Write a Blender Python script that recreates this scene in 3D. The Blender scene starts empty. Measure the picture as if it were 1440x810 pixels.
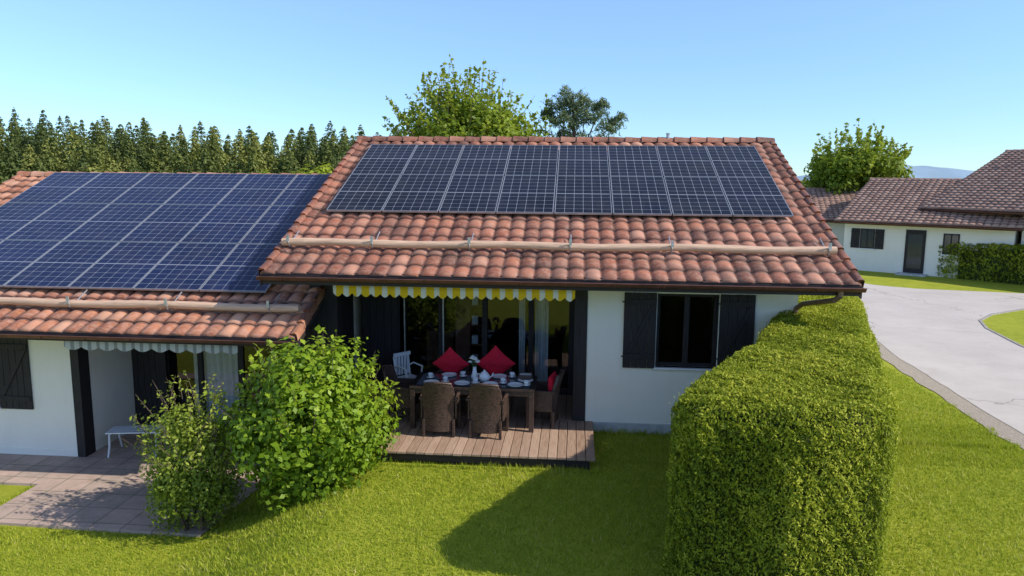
import bpy, math, random
import numpy as np
from mathutils import Vector, Matrix
random.seed(7); rng=np.random.default_rng(11)
scene=bpy.context.scene
COL=scene.collection
R_=math.radians
# ------------------------------------------------------------------ materials
def new_mat(name):
    m=bpy.data.materials.new(name); m.use_nodes=True
    nt=m.node_tree; b=nt.nodes["Principled BSDF"]; return m,nt,b
def N(nt,t,**kw):
    n=nt.nodes.new(t)
    for k,v in kw.items(): setattr(n,k,v)
    return n
def ramp(nt,fac,stops,interp='LINEAR'):
    r=N(nt,"ShaderNodeValToRGB"); r.color_ramp.interpolation=interp
    e=r.color_ramp.elements
    while len(e)<len(stops): e.new(0.5)
    for i,(p,c) in enumerate(stops):
        e[i].position=p; e[i].color=(c[0],c[1],c[2],1)
    nt.links.new(fac,r.inputs[0]); return r.outputs[0]
def noise(nt,scale,detail=4,rough=.6,vec=None,dist=0):
    n=N(nt,"ShaderNodeTexNoise"); n.inputs["Scale"].default_value=scale
    n.inputs["Detail"].default_value=detail; n.inputs["Roughness"].default_value=rough
    n.inputs["Distortion"].default_value=dist
    if vec is None:
        tc=N(nt,"ShaderNodeTexCoord"); vec=tc.outputs["Object"]
    nt.links.new(vec,n.inputs["Vector"]); return n.outputs[0]
def mixc(nt,f,a,b,mode='MIX'):
    m=N(nt,"ShaderNodeMix",data_type='RGBA',blend_type=mode)
    for s,v in ((0,f),(6,a),(7,b)):
        if isinstance(v,(int,float)): m.inputs[s].default_value=v
        elif isinstance(v,(tuple,list)): m.inputs[s].default_value=(v[0],v[1],v[2],1)
        else: nt.links.new(v,m.inputs[s])
    return m.outputs[2]
def math_(nt,op,a,b=None,c=None):
    m=N(nt,"ShaderNodeMath",operation=op)
    for i,v in enumerate((a,b,c)):
        if v is None: continue
        if isinstance(v,(int,float)): m.inputs[i].default_value=v
        else: nt.links.new(v,m.inputs[i])
    return m.outputs[0]
def bump(nt,b,h,strength=.3,dist=.01):
    n=N(nt,"ShaderNodeBump"); n.inputs["Strength"].default_value=strength; n.inputs["Distance"].default_value=dist
    nt.links.new(h,n.inputs["Height"]); nt.links.new(n.outputs[0],b.inputs["Normal"])
def simple(name,c,rough=.6,var=.25,scale=6,metal=0,bmp=0,bscale=60):
    m,nt,b=new_mat(name)
    n=noise(nt,scale,5)
    lo=tuple(x*(1-var) for x in c); hi=tuple(min(1,x*(1+var)) for x in c)
    col=ramp(nt,n,[(.3,lo),(.7,hi)])
    nt.links.new(col,b.inputs["Base Color"]); b.inputs["Roughness"].default_value=rough
    b.inputs["Metallic"].default_value=metal
    if bmp: bump(nt,b,noise(nt,bscale,3),bmp,.005)
    return m
def attr(nt,name):
    a=N(nt,"ShaderNodeAttribute"); a.attribute_name=name; return a.outputs["Fac"]
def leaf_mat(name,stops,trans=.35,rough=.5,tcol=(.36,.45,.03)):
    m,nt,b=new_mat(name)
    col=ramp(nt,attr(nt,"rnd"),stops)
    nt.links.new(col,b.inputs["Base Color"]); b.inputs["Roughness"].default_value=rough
    b.inputs["Specular IOR Level"].default_value=.25
    t=N(nt,"ShaderNodeBsdfTranslucent"); 
    tc=mixc(nt,.4,col,tcol,'MIX'); nt.links.new(tc,t.inputs[0])
    mx=N(nt,"ShaderNodeMixShader"); mx.inputs[0].default_value=trans
    nt.links.new(b.outputs[0],mx.inputs[1]); nt.links.new(t.outputs[0],mx.inputs[2])
    nt.links.new(mx.outputs[0],nt.nodes["Material Output"].inputs[0]); return m
def tile_mat(name,stops,lichen,stain=.5,worn=(.55,.31,.21),wf=.55):
    m,nt,b=new_mat(name)
    base=ramp(nt,attr(nt,"rnd"),stops)
    n1=noise(nt,11,6,.75); base=mixc(nt,math_(nt,'MULTIPLY',ramp(nt,n1,[(.42,(0,0,0)),(.66,(1,1,1))]),wf),base,worn)
    n2=noise(nt,1.1,5,.65); st=ramp(nt,n2,[(.48,(0,0,0)),(.68,(1,1,1))])
    base=mixc(nt,math_(nt,'MULTIPLY',st,stain),base,(.11,.06,.045))
    n3=noise(nt,26,3,.6); li=ramp(nt,n3,[(.60,(0,0,0)),(.68,(1,1,1))])
    n4=noise(nt,1.7,3); l4=ramp(nt,n4,[(.42,(0,0,0)),(.6,(1,1,1))])
    base=mixc(nt,math_(nt,'MULTIPLY',math_(nt,'MULTIPLY',li,l4),.75),base,lichen)
    d=math_(nt,'MULTIPLY',attr(nt,"tile_shade"),math_(nt,'ADD',.5,noise(nt,7,4,.7)))
    base=mixc(nt,math_(nt,'MINIMUM',d,.94),base,(.05,.025,.018))  # shade in grooves and under overlaps, painted into the tile colour
    nt.links.new(base,b.inputs["Base Color"]); b.inputs["Roughness"].default_value=.6
    bump(nt,b,noise(nt,70,4),.35,.008); return m
M={}
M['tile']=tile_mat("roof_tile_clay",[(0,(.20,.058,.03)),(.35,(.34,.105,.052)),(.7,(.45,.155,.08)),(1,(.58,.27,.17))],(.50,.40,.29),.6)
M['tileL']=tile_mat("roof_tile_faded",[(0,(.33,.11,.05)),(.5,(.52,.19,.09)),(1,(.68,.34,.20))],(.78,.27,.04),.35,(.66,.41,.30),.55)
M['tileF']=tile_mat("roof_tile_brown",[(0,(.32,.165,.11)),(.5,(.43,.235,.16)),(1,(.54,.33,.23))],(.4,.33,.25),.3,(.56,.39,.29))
def plaster(name,c):
    m,nt,b=new_mat(name)
    n=noise(nt,1.3,6,.7); col=ramp(nt,n,[(.3,tuple(x*.94 for x in c)),(.7,c)])
    tc=N(nt,"ShaderNodeTexCoord"); mp=N(nt,"ShaderNodeMapping"); mp.inputs["Scale"].default_value=(5,5,.5); nt.links.new(tc.outputs["Object"],mp.inputs[0])
    s=ramp(nt,noise(nt,1.6,5,.7,mp.outputs[0]),[(.5,(0,0,0)),(.75,(1,1,1))])
    col=mixc(nt,math_(nt,'MULTIPLY',s,.07),col,(.45,.42,.36))
    nt.links.new(col,b.inputs["Base Color"]); b.inputs["Roughness"].default_value=.9
    bump(nt,b,noise(nt,130,4),.5,.005); return m
M['wall']=plaster("cream_plaster",(.95,.89,.75))
M['wallF']=plaster("white_plaster",(.93,.87,.74))
def wood(name,c,axis=2,rough=.7,var=.5):
    m,nt,b=new_mat(name)
    tc=N(nt,"ShaderNodeTexCoord"); mp=N(nt,"ShaderNodeMapping")
    s=[14,14,14]; s[axis]=1.2; mp.inputs["Scale"].default_value=s
    nt.links.new(tc.outputs["Object"],mp.inputs[0])
    n=noise(nt,2.5,6,.65,mp.outputs[0])
    col=ramp(nt,n,[(.3,tuple(x*(1-var) for x in c)),(.7,tuple(x*(1+var) for x in c))])
    nt.links.new(col,b.inputs["Base Color"]); b.inputs["Roughness"].default_value=rough
    bump(nt,b,n,.3,.004); return m
M['dwood']=wood("dark_timber",(.022,.017,.016),2)
M['dwoodx']=wood("dark_timber_h",(.030,.020,.016),0)
M['log']=wood("snow_guard_log",(.60,.39,.26),0,.7,.3)
M['gutter']=simple("brown_gutter",(.15,.06,.042),.45,.3,5,.3)
M['pipe']=simple("copper_brown_pipe",(.22,.14,.10),.4,.3,5,.3)
M['metal']=simple("galvanised_metal",(.45,.45,.45),.45,.25,20,.7)
M['frame']=simple("aluminium_frame",(.40,.42,.45),.4,.1,20,.6)
M['plinth']=simple("concrete_plinth",(.5,.49,.46),.9,.2,8,0,.4)
M['kerb']=simple("stone_edging",(.32,.29,.25),.9,.25,8,0,.4)
M['white']=simple("white_paint",(.8,.8,.78),.5,.06,3)
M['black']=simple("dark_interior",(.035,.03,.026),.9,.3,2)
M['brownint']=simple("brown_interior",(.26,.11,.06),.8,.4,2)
M['curtain']=simple("sheer_curtain",(.74,.75,.76),.9,.08,8)
M['red']=simple("red_fabric",(.74,.008,.035),.85,.12,30,0,.3,200)
M['china']=simple("white_china",(.85,.85,.83),.2,.03,4)
M['petal']=simple("white_petal",(.8,.8,.74),.7,.08,30)
M['stem']=simple("green_stem",(.06,.12,.03),.7,.2,30)
# wicker
m,nt,b=new_mat("brown_wicker")
tc=N(nt,"ShaderNodeTexCoord"); br=N(nt,"ShaderNodeTexBrick"); br.inputs["Scale"].default_value=13
br.inputs["Color1"].default_value=(.17,.10,.07,1); br.inputs["Color2"].default_value=(.055,.034,.026,1); br.inputs["Mortar"].default_value=(.012,.008,.006,1)
br.inputs["Mortar Size"].default_value=.05
sx=N(nt,"ShaderNodeSeparateXYZ"); nt.links.new(tc.outputs["Object"],sx.inputs[0])
cx=N(nt,"ShaderNodeCombineXYZ"); nt.links.new(math_(nt,'ADD',sx.outputs[0],sx.outputs[1]),cx.inputs[0]); nt.links.new(sx.outputs[2],cx.inputs[1])
nt.links.new(cx.outputs[0],br.inputs["Vector"]); nt.links.new(br.outputs[0],b.inputs["Base Color"]); b.inputs["Roughness"].default_value=.5
bump(nt,b,br.outputs[1],-.8,.012); M['wicker']=m
# deck boards
m,nt,b=new_mat("weathered_decking")
tc=N(nt,"ShaderNodeTexCoord"); sx=N(nt,"ShaderNodeSeparateXYZ"); nt.links.new(tc.outputs["Object"],sx.inputs[0])
wn=N(nt,"ShaderNodeTexWhiteNoise",noise_dimensions='1D'); nt.links.new(math_(nt,'FLOOR',math_(nt,'DIVIDE',math_(nt,'ADD',sx.outputs[0],2.32+14.5),.145)),wn.inputs["W"])
mp=N(nt,"ShaderNodeMapping"); mp.inputs["Scale"].default_value=(30,2,10); nt.links.new(tc.outputs["Object"],mp.inputs[0])
g=noise(nt,1.5,6,.7,mp.outputs[0])
c1=ramp(nt,wn.outputs[0],[(0,(.30,.17,.10)),(1,(.56,.37,.25))])
c2=mixc(nt,.5,c1,ramp(nt,g,[(.3,(.18,.10,.06)),(.7,(.60,.43,.31))]))
nt.links.new(c2,b.inputs["Base Color"]); b.inputs["Roughness"].default_value=.75; bump(nt,b,g,.3,.004); M['deck']=m
# solar cell
def cell_mat(name,ca,cb,ior):
    m,nt,b=new_mat(name)
    uv=N(nt,"ShaderNodeUVMap"); sx=N(nt,"ShaderNodeSeparateXYZ"); nt.links.new(uv.outputs[0],sx.inputs[0])
    def gridd(v,n,half):
        f=math_(nt,'FRACT',math_(nt,'MULTIPLY',v,n)); d=math_(nt,'ABSOLUTE',math_(nt,'SUBTRACT',f,.5)); return d,math_(nt,'GREATER_THAN',d,half)
    du,lu=gridd(sx.outputs[0],6,.482); dv,lv=gridd(sx.outputs[1],10,.482)
    mid=math_(nt,'LESS_THAN',math_(nt,'ABSOLUTE',math_(nt,'SUBTRACT',sx.outputs[1],.5)),.007)
    dia=math_(nt,'GREATER_THAN',math_(nt,'ADD',du,dv),.915)
    l=math_(nt,'MAXIMUM',math_(nt,'MAXIMUM',math_(nt,'MAXIMUM',lu,lv),mid),dia)
    cn=ramp(nt,noise(nt,.5,2),[(.3,ca),(.7,cb)])
    col=mixc(nt,l,cn,(.27,.29,.33))
    dst=ramp(nt,noise(nt,3,5,.7),[(.4,(0,0,0)),(.8,(1,1,1))]); col=mixc(nt,math_(nt,'MULTIPLY',dst,.05),col,(.4,.36,.3))
    nt.links.new(col,b.inputs["Base Color"]); b.inputs["Roughness"].default_value=.12; b.inputs["IOR"].default_value=ior
    return m
M['cell']=cell_mat("solar_cells_black",(.004,.005,.011),(.007,.009,.022),1.33)
M['cellB']=cell_mat("solar_cells_blue",(.006,.012,.045),(.010,.020,.075),1.36)
# awnings
def stripes(name,ca,cb,per):
    m,nt,b=new_mat(name); tc=N(nt,"ShaderNodeTexCoord"); sx=N(nt,"ShaderNodeSeparateXYZ"); nt.links.new(tc.outputs["Object"],sx.inputs[0])
    f=math_(nt,'GREATER_THAN',math_(nt,'FRACT',math_(nt,'DIVIDE',math_(nt,'ADD',sx.outputs[0],50),per)),.6)
    col=mixc(nt,f,ca,cb); nt.links.new(col,b.inputs["Base Color"]); b.inputs["Roughness"].default_value=.85
    t=N(nt,"ShaderNodeBsdfTranslucent"); nt.links.new(col,t.inputs[0]); mx=N(nt,"ShaderNodeMixShader"); mx.inputs[0].default_value=.4
    nt.links.new(b.outputs[0],mx.inputs[1]); nt.links.new(t.outputs[0],mx.inputs[2]); nt.links.new(mx.outputs[0],nt.nodes["Material Output"].inputs[0]); return m
M['awnY']=stripes("yellow_white_stripe",(.98,.62,.01),(.94,.90,.70),.21)
M['awnG']=stripes("grey_white_stripe",(.8,.79,.75),(.42,.42,.40),.15)
# glass
m,nt,b=new_mat("window_glass"); nt.nodes.remove(b)
tr=N(nt,"ShaderNodeBsdfTransparent"); tr.inputs[0].default_value=(.75,.8,.8,1); gl=N(nt,"ShaderNodeBsdfGlossy"); gl.inputs["Roughness"].default_value=.01
lw=N(nt,"ShaderNodeFresnel"); lw.inputs[0].default_value=1.75; mx=N(nt,"ShaderNodeMixShader")
nt.links.new(lw.outputs[0],mx.inputs[0]); nt.links.new(tr.outputs[0],mx.inputs[1]); nt.links.new(gl.outputs[0],mx.inputs[2]); nt.links.new(mx.outputs[0],nt.nodes["Material Output"].inputs[0]); M['glass']=m
# grass ground
m,nt,b=new_mat("lawn_grass")
n1=noise(nt,.55,5,.6); n2=noise(nt,4,5,.7); n3=noise(nt,60,4,.7)
c=ramp(nt,n1,[(.3,(.23,.29,.015)),(.5,(.36,.40,.025)),(.7,(.50,.48,.05))])
c=mixc(nt,.45,c,ramp(nt,n2,[(.3,(.15,.20,.013)),(.65,(.50,.50,.06))]))
c=mixc(nt,.3,c,ramp(nt,n3,[(.3,(.11,.15,.010)),(.7,(.54,.54,.08))]))
nt.links.new(c,b.inputs["Base Color"]); b.inputs["Roughness"].default_value=.9; b.inputs["Specular IOR Level"].default_value=.1
bump(nt,b,n3,.8,.03); M['grass']=m
M['blade']=leaf_mat("grass_blades",[(0,(.17,.25,.014)),(.4,(.33,.41,.025)),(.75,(.50,.53,.045)),(1,(.66,.58,.20))],.35,.6,(.52,.56,.05))
# asphalt
m,nt,b=new_mat("weathered_asphalt")
n1=noise(nt,.5,6,.65); n2=noise(nt,90,3,.7)
c=ramp(nt,n1,[(.3,(.48,.42,.36)),(.7,(.60,.535,.465))]); c=mixc(nt,.25,c,ramp(nt,n2,[(.3,(.28,.25,.22)),(.7,(.68,.61,.54))]))
vo=N(nt,"ShaderNodeTexVoronoi",feature='DISTANCE_TO_EDGE'); vo.inputs["Scale"].default_value=.17
tc=N(nt,"ShaderNodeTexCoord"); nz=N(nt,"ShaderNodeTexNoise"); nz.inputs["Scale"].default_value=1.5; nt.links.new(tc.outputs["Object"],nz.inputs["Vector"])
va=N(nt,"ShaderNodeVectorMath",operation='MULTIPLY_ADD'); nt.links.new(nz.outputs["Color"],va.inputs[0]); va.inputs[1].default_value=(.8,.8,.8); nt.links.new(tc.outputs["Object"],va.inputs[2]); nt.links.new(va.outputs[0],vo.inputs["Vector"])
cr=math_(nt,'LESS_THAN',vo.outputs[0],.003); c=mixc(nt,math_(nt,'MULTIPLY',cr,.45),c,(.16,.13,.10))
st=ramp(nt,noise(nt,1.3,6,.75),[(.52,(0,0,0)),(.7,(1,1,1))]); c=mixc(nt,math_(nt,'MULTIPLY',st,.22),c,(.28,.24,.19))
nt.links.new(c,b.inputs["Base Color"]); b.inputs["Roughness"].default_value=.9; bump(nt,b,n2,.4,.006); M['road']=m
m,nt,b=new_mat("gravel_verge"); n2=noise(nt,45,4,.8)
nt.links.new(ramp(nt,n2,[(.3,(.20,.16,.11)),(.7,(.56,.47,.36))]),b.inputs["Base Color"]); b.inputs["Roughness"].default_value=.95; bump(nt,b,n2,.8,.02); M['gravel']=m
# pavers
m,nt,b=new_mat("terrace_pavers")
tc=N(nt,"ShaderNodeTexCoord"); br=N(nt,"ShaderNodeTexBrick"); br.offset=0; br.inputs["Scale"].default_value=1; br.inputs["Brick Width"].default_value=.5; br.inputs["Row Height"].default_value=.5
br.inputs["Color1"].default_value=(.58,.39,.30,1); br.inputs["Color2"].default_value=(.43,.32,.25,1); br.inputs["Mortar"].default_value=(.12,.12,.07,1); br.inputs["Mortar Size"].default_value=.012
nt.links.new(tc.outputs["Object"],br.inputs["Vector"]); c=mixc(nt,.4,br.outputs[0],ramp(nt,noise(nt,4,6,.7),[(.3,(.20,.17,.12)),(.7,(.66,.49,.39))]))
nt.links.new(c,b.inputs["Base Color"]); b.inputs["Roughness"].default_value=.85; bump(nt,b,noise(nt,50,4),.3,.006); M['paver']=m
M['bark']=simple("bark",(.13,.09,.065),.95,.4,10,0,.8,25)
M['core']=simple("hedge_core",(.045,.06,.012),.95,.4,10)
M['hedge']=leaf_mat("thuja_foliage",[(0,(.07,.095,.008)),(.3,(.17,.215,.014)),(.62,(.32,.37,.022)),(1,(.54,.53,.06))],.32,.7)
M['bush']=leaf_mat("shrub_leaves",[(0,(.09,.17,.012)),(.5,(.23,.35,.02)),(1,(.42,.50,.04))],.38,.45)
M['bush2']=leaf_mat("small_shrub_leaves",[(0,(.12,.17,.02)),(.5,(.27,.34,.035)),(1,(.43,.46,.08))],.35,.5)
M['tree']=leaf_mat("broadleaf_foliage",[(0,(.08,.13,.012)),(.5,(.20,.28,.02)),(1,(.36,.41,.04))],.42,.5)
M['pine']=leaf_mat("pine_needles",[(0,(.06,.10,.05)),(.5,(.13,.18,.09)),(1,(.22,.27,.14))],.2,.6)
M['spruce']=leaf_mat("forest_foliage",[(0,(.032,.050,.018)),(.35,(.075,.105,.03)),(.7,(.15,.175,.04)),(1,(.30,.30,.07))],.22,.7)
M['hill']=simple("distant_hill",(.24,.34,.42),1,.15,.004)  # bluish distance haze is painted into the base colour
# ------------------------------------------------------------------ mesh helpers
def link(o,parent=None):
    COL.objects.link(o)
    if parent is not None: o.parent=parent
    return o
def empty(name,loc=(0,0,0),rz=0,parent=None):
    e=bpy.data.objects.new(name,None); e.location=loc; e.rotation_euler=(0,0,rz); e.empty_display_size=.3
    return link(e,parent)
def np_mesh(name,V,F,mat,parent=None,rnd=None,smooth=False,tile_shade=None):
    me=bpy.data.meshes.new(name); V=np.asarray(V,dtype=np.float32); F=np.asarray(F,dtype=np.int32); k=F.shape[1]
    me.vertices.add(len(V)); me.vertices.foreach_set("co",V.ravel())
    me.loops.add(F.size); me.loops.foreach_set("vertex_index",F.ravel())
    me.polygons.add(len(F)); me.polygons.foreach_set("loop_start",np.arange(0,F.size,k,dtype=np.int32))
    me.polygons.foreach_set("loop_total",np.full(len(F),k,dtype=np.int32))
    if smooth: me.polygons.foreach_set("use_smooth",np.ones(len(F),dtype=bool))
    me.update(calc_edges=True)
    if rnd is not None:
        a=me.attributes.new("rnd",'FLOAT','FACE'); a.data.foreach_set("value",np.asarray(rnd,dtype=np.float32))
    if tile_shade is not None:
        a=me.attributes.new("tile_shade",'FLOAT','POINT'); a.data.foreach_set("value",np.asarray(tile_shade,dtype=np.float32))
    me.materials.append(mat)
    return link(bpy.data.objects.new(name,me),parent)
class MB:
    def __init__(s): s.v=[];s.f=[];s.m=[];s.sm=[];s.T=Matrix.Identity(4)
    def add(s,vs,fs,mi=0,sm=False):
        o=len(s.v); s.v+=[tuple(s.T@Vector(v)) for v in vs]
        for f in fs: s.f.append(tuple(i+o for i in f)); s.m.append(mi); s.sm.append(sm)
    def box(s,x0,x1,y0,y1,z0,z1,mi=0):
        vs=[(x,y,z) for z in (z0,z1) for y in (y0,y1) for x in (x0,x1)]
        s.add(vs,[(0,2,3,1),(4,5,7,6),(0,1,5,4),(2,6,7,3),(0,4,6,2),(1,3,7,5)],mi)
    def cyl(s,p0,p1,r0,r1=None,n=10,mi=0,cap=True):
        r1=r0 if r1 is None else r1
        p0=Vector(p0);p1=Vector(p1);d=(p1-p0).normalized(); a=d.orthogonal().normalized(); b=d.cross(a)
        vs=[]
        for p,r in ((p0,r0),(p1,r1)):
            for i in range(n):
                t=2*math.pi*i/n; vs.append(p+(a*math.cos(t)+b*math.sin(t))*r)
        s.add(vs,[(i,(i+1)%n,n+(i+1)%n,n+i) for i in range(n)],mi,True)
        if cap: s.add(vs,[tuple(range(n))[::-1],tuple(range(n,2*n))],mi)
    def tube(s,pts,r,n=10,mi=0):
        for a,b in zip(pts[:-1],pts[1:]): s.cyl(a,b,r,r,n,mi)
    def lathe(s,prof,c,n=16,mi=0):
        vs=[];fs=[]
        for r,z in prof:
            for i in range(n):
                t=2*math.pi*i/n; vs.append((c[0]+r*math.cos(t),c[1]+r*math.sin(t),c[2]+z))
        for k in range(len(prof)-1):
            for i in range(n): fs.append((k*n+i,k*n+(i+1)%n,(k+1)*n+(i+1)%n,(k+1)*n+i))
        s.add(vs,fs,mi,True)
    def prism(s,poly,d,mi=0):
        n=len(poly); d=Vector(d); vs=[Vector(p) for p in poly]+[Vector(p)+d for p in poly]
        s.add(vs,[tuple(range(n))[::-1],tuple(range(n,2*n))]+[(i,(i+1)%n,n+(i+1)%n,n+i) for i in range(n)],mi)
    def build(s,name,mats,parent=None,loc=(0,0,0),rz=0,bevel=0):
        me=bpy.data.meshes.new(name); me.from_pydata(s.v,[],s.f)
        for m in mats: me.materials.append(m)
        me.polygons.foreach_set("material_index",s.m); me.polygons.foreach_set("use_smooth",s.sm); me.update()
        o=bpy.data.objects.new(name,me); o.location=loc; o.rotation_euler=(0,0,rz); link(o,parent)
        if bevel:
            b=o.modifiers.new("bevel",'BEVEL'); b.width=bevel; b.segments=2; b.limit_method='ANGLE'; b.angle_limit=1.0
        return o
def leaves(name,P,Nn,size,mat,aspect=.55,parent=None,tan=None,rnd=None):
    n=len(P); Nn=Nn/np.linalg.norm(Nn,axis=1,keepdims=True)
    if tan is None: tan=rng.normal(size=(n,3))
    t=tan-(tan*Nn).sum(1,keepdims=True)*Nn; t/=np.linalg.norm(t,axis=1,keepdims=True)+1e-9
    b=np.cross(Nn,t); s=np.asarray(size).reshape(-1,1)
    V=np.stack([P-t*s*.5, P+b*s*aspect*.5+Nn*s*.08, P+t*s*.5-Nn*s*.05, P-b*s*aspect*.5+Nn*s*.08],1).reshape(-1,3)
    F=np.arange(4*n).reshape(-1,4)
    return np_mesh(name,V,F,mat,parent,rng.random(n) if rnd is None else np.clip(rnd,0,1))
def tile_roof(name,o,u,L,sd,S,mat,parent,tw=.26,course=.335,ns=10,amp=.046):
    o=np.array(o,float);u=np.array(u,float);sd=np.array(sd,float); nn=np.cross(u,sd)
    nt_=max(1,round(L/tw)); nc=max(1,round(S/course)); nx=nt_*ns+1
    x=np.linspace(0,L,nx); t=(np.arange(nx)%ns)/ns; sh=np.abs(np.sin(np.pi*t))**.75; prof=amp*sh
    grv=(1-sh)**2*.75  # painted shade, darkest in the troughs between tile humps
    til=np.minimum(np.arange(nx)//ns,nt_-1); rows=[(0,np.zeros(nx),grv*0+.5)]
    R=rng.random((nc,nt_)); rn=[R[0]]
    for k in range(nc):
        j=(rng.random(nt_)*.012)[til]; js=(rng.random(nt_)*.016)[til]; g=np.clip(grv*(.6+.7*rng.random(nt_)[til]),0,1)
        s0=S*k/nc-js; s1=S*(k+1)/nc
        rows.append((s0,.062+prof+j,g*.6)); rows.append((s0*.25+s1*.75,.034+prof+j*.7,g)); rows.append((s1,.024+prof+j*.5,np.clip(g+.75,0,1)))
        rn+= [R[k],R[k],R[min(k+1,nc-1)]]
    rn=rn[:len(rows)-1]
    V=np.concatenate([o+np.outer(x,u)+np.outer(np.zeros(nx)+s,sd)+np.outer(h,nn) for s,h,g in rows]); Dd=np.concatenate([g for s,h,g in rows])
    i=np.arange(nx-1); F=[];A=[]
    for r in range(len(rows)-1):
        F.append(np.stack([r*nx+i,r*nx+i+1,(r+1)*nx+i+1,(r+1)*nx+i],1)); A.append(rn[r][np.minimum(i//ns,nt_-1)])
    return np_mesh(name,V,np.concatenate(F),mat,parent,np.concatenate(A),False,Dd)
def solar(name,o,u,sd,nc,nr,pw,ph,parent,mat):
    o=Vector(o);u=Vector(u);sd=Vector(sd);n=u.cross(sd)
    mb=MB(); V=[];F=[];UV=[]
    for r in range(nr):
        for c in range(nc):
            a=o+u*(c*pw)+sd*(r*ph); g=.010; w=pw-2*g; h=ph-2*g; a=a+u*g+sd*g
            th=.035
            def bx(p,du,dv,z0,z1):
                vs=[p+u*i*du+sd*j*dv+n*z for z in (z0,z1) for j in (0,1) for i in (0,1)]
                mb.add(vs,[(0,2,3,1),(4,5,7,6),(0,1,5,4),(2,6,7,3),(0,4,6,2),(1,3,7,5)])
            fw=.012
            bx(a,w,fw,0,th);bx(a+sd*(h-fw),w,fw,0,th);bx(a+sd*fw,fw,h-2*fw,0,th);bx(a+sd*fw+u*(w-fw),fw,h-2*fw,0,th)
            k=len(V); q=a+u*fw+sd*fw+n*(th-.003+random.uniform(-.001,.001)); W=w-2*fw;H=h-2*fw; e=random.uniform(-.004,.004); e2=random.uniform(-.004,.004)
            V+=[q,q+u*W+n*e,q+u*W+sd*H+n*(e+e2),q+sd*H+n*e2]; F.append((k,k+1,k+2,k+3)); UV+=[(0,0),(1,0),(1,1),(0,1)]
            q2=q-n*.02; k=len(V); V+=[q2,q2+u*W,q2+u*W+sd*H,q2+sd*H]; F.append((k+3,k+2,k+1,k)); UV+=[(0.02,.02)]*4
    mb.build(name+"_frames",[M['frame']],parent)
    mr=MB()
    for r in range(nr):
        for fr in (.22,.78):
            p=o+sd*((r+fr)*ph)-n*.05; vs=[p+u*i*(nc*pw)+sd*j*.04+n*z for z in (0,.045) for j in (0,1) for i in (0,1)]
            mr.add(vs,[(0,2,3,1),(4,5,7,6),(0,1,5,4),(2,6,7,3),(0,4,6,2),(1,3,7,5)])
    mr.build(name+"_rails",[M['metal']],parent)
    me=bpy.data.meshes.new(name); me.from_pydata([tuple(v) for v in V],[],F); ul=me.uv_layers.new(name="UVMap")
    for i,w in enumerate(UV): ul.data[i].uv=w
    me.materials.append(mat); return link(bpy.data.objects.new(name,me),parent)
def ridge_caps(name,x0,x1,y,z,mat,parent,seg=.36,r=.12):
    n=round((x1-x0)/seg); seg=(x1-x0)/n; V=[];F=[];A=[];Dd=[]
    for i in range(n):
        a=x0+i*seg; b_=a+seg*1.05; k=len(V); m=9; jz=random.uniform(-.006,.006)
        for (xx,rr,dd) in ((a,r*1.04,.1),(b_,r*.84,.35)):
            for j in range(m):
                t=math.pi*(j/(m-1)); V.append((xx,y+rr*1.15*math.cos(t),z-.04+jz+rr*math.sin(t))); Dd.append(dd)
        q=random.random()
        for j in range(m-1): F.append((k+j,k+j+1,k+m+j+1,k+m+j)); A.append(q)
    return np_mesh(name,V,F,mat,parent,A,False,Dd)
def gutter(name,x0,x1,y,z,parent,r=.065):
    mb=MB(); n=9; 
    for rr,fl in ((r,1),(r-.006,-1)):
        vs=[(x,y+rr*math.cos(math.pi*(1+i/(n-1))),z+rr*math.sin(math.pi*(1+i/(n-1)))) for x in (x0,x1) for i in range(n)]
        mb.add(vs,[(i,i+1,n+i+1,n+i)[::fl] for i in range(n-1)],0,True)
    mb.cyl((x0,y-r,z),(x1,y-r,z),.011,n=6)
    for x in (x0,x1):
        mb.add([(x,y+r*math.cos(math.pi*(1+i/(n-1))),z+r*math.sin(math.pi*(1+i/(n-1)))) for i in range(n)],[tuple(range(n))])
    k=x0+.4
    while k<x1-.2:
        mb.tube([(k,y+(r+.006)*math.cos(math.pi*(1+i/6)),z+(r+.006)*math.sin(math.pi*(1+i/6))) for i in range(7)],.008,5); k+=.75
    return mb.build(name,[M['gutter']],parent)
def snow_log(name,x0,x1,y,z,hooks,parent,sd,r=.065):
    mb=MB(); n=24
    for i in range(n):
        a=x0+(x1-x0)*i/n;b_=x0+(x1-x0)*(i+1)/n
        ra=r*(1+.06*math.sin(i*1.7));rb=r*(1+.06*math.sin((i+1)*1.7)); za=.012*math.sin(i*.8); zb=.012*math.sin((i+1)*.8)
        mb.cyl((a,y,z+za),(b_,y,z+zb),ra,rb,12,0,cap=(i in(0,n-1)))
    o=mb.build(name,[M['log']],parent)
    mh=MB()
    for h in hooks:
        pts=[(h,y+.42,z+.42*sd-.015),(h,y+.09,z-.005)]
        pts+=[(h,y+(r+.012)*math.cos(t),z+(r+.012)*math.sin(t)) for t in [R_(a) for a in (20,-30,-80,-130,-180,-220)]]
        pts+=[(h,y-.1,z+.12)]
        mh.tube(pts,.011,6)
        mh.box(h-.022,h+.022,y-.11,y-.09,z+.02,z+.13)
    mh.build(name+"_hooks",[M['metal']],parent); return o
def wavy(name,x0,x1,y,z0,z1,mat,parent,amp=.03,per=.11):
    n=int((x1-x0)/.012); V=[];F=[]
    for i in range(n+1):
        x=x0+(x1-x0)*i/n; yy=y+amp*math.sin(2*math.pi*x/per)+.01*math.sin(x*31); V+=[(x,yy,z0),(x,yy,z1)]
    for i in range(n): F.append((2*i,2*i+2,2*i+3,2*i+1))
    return np_mesh(name,V,F,mat,parent,smooth=True)
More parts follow.
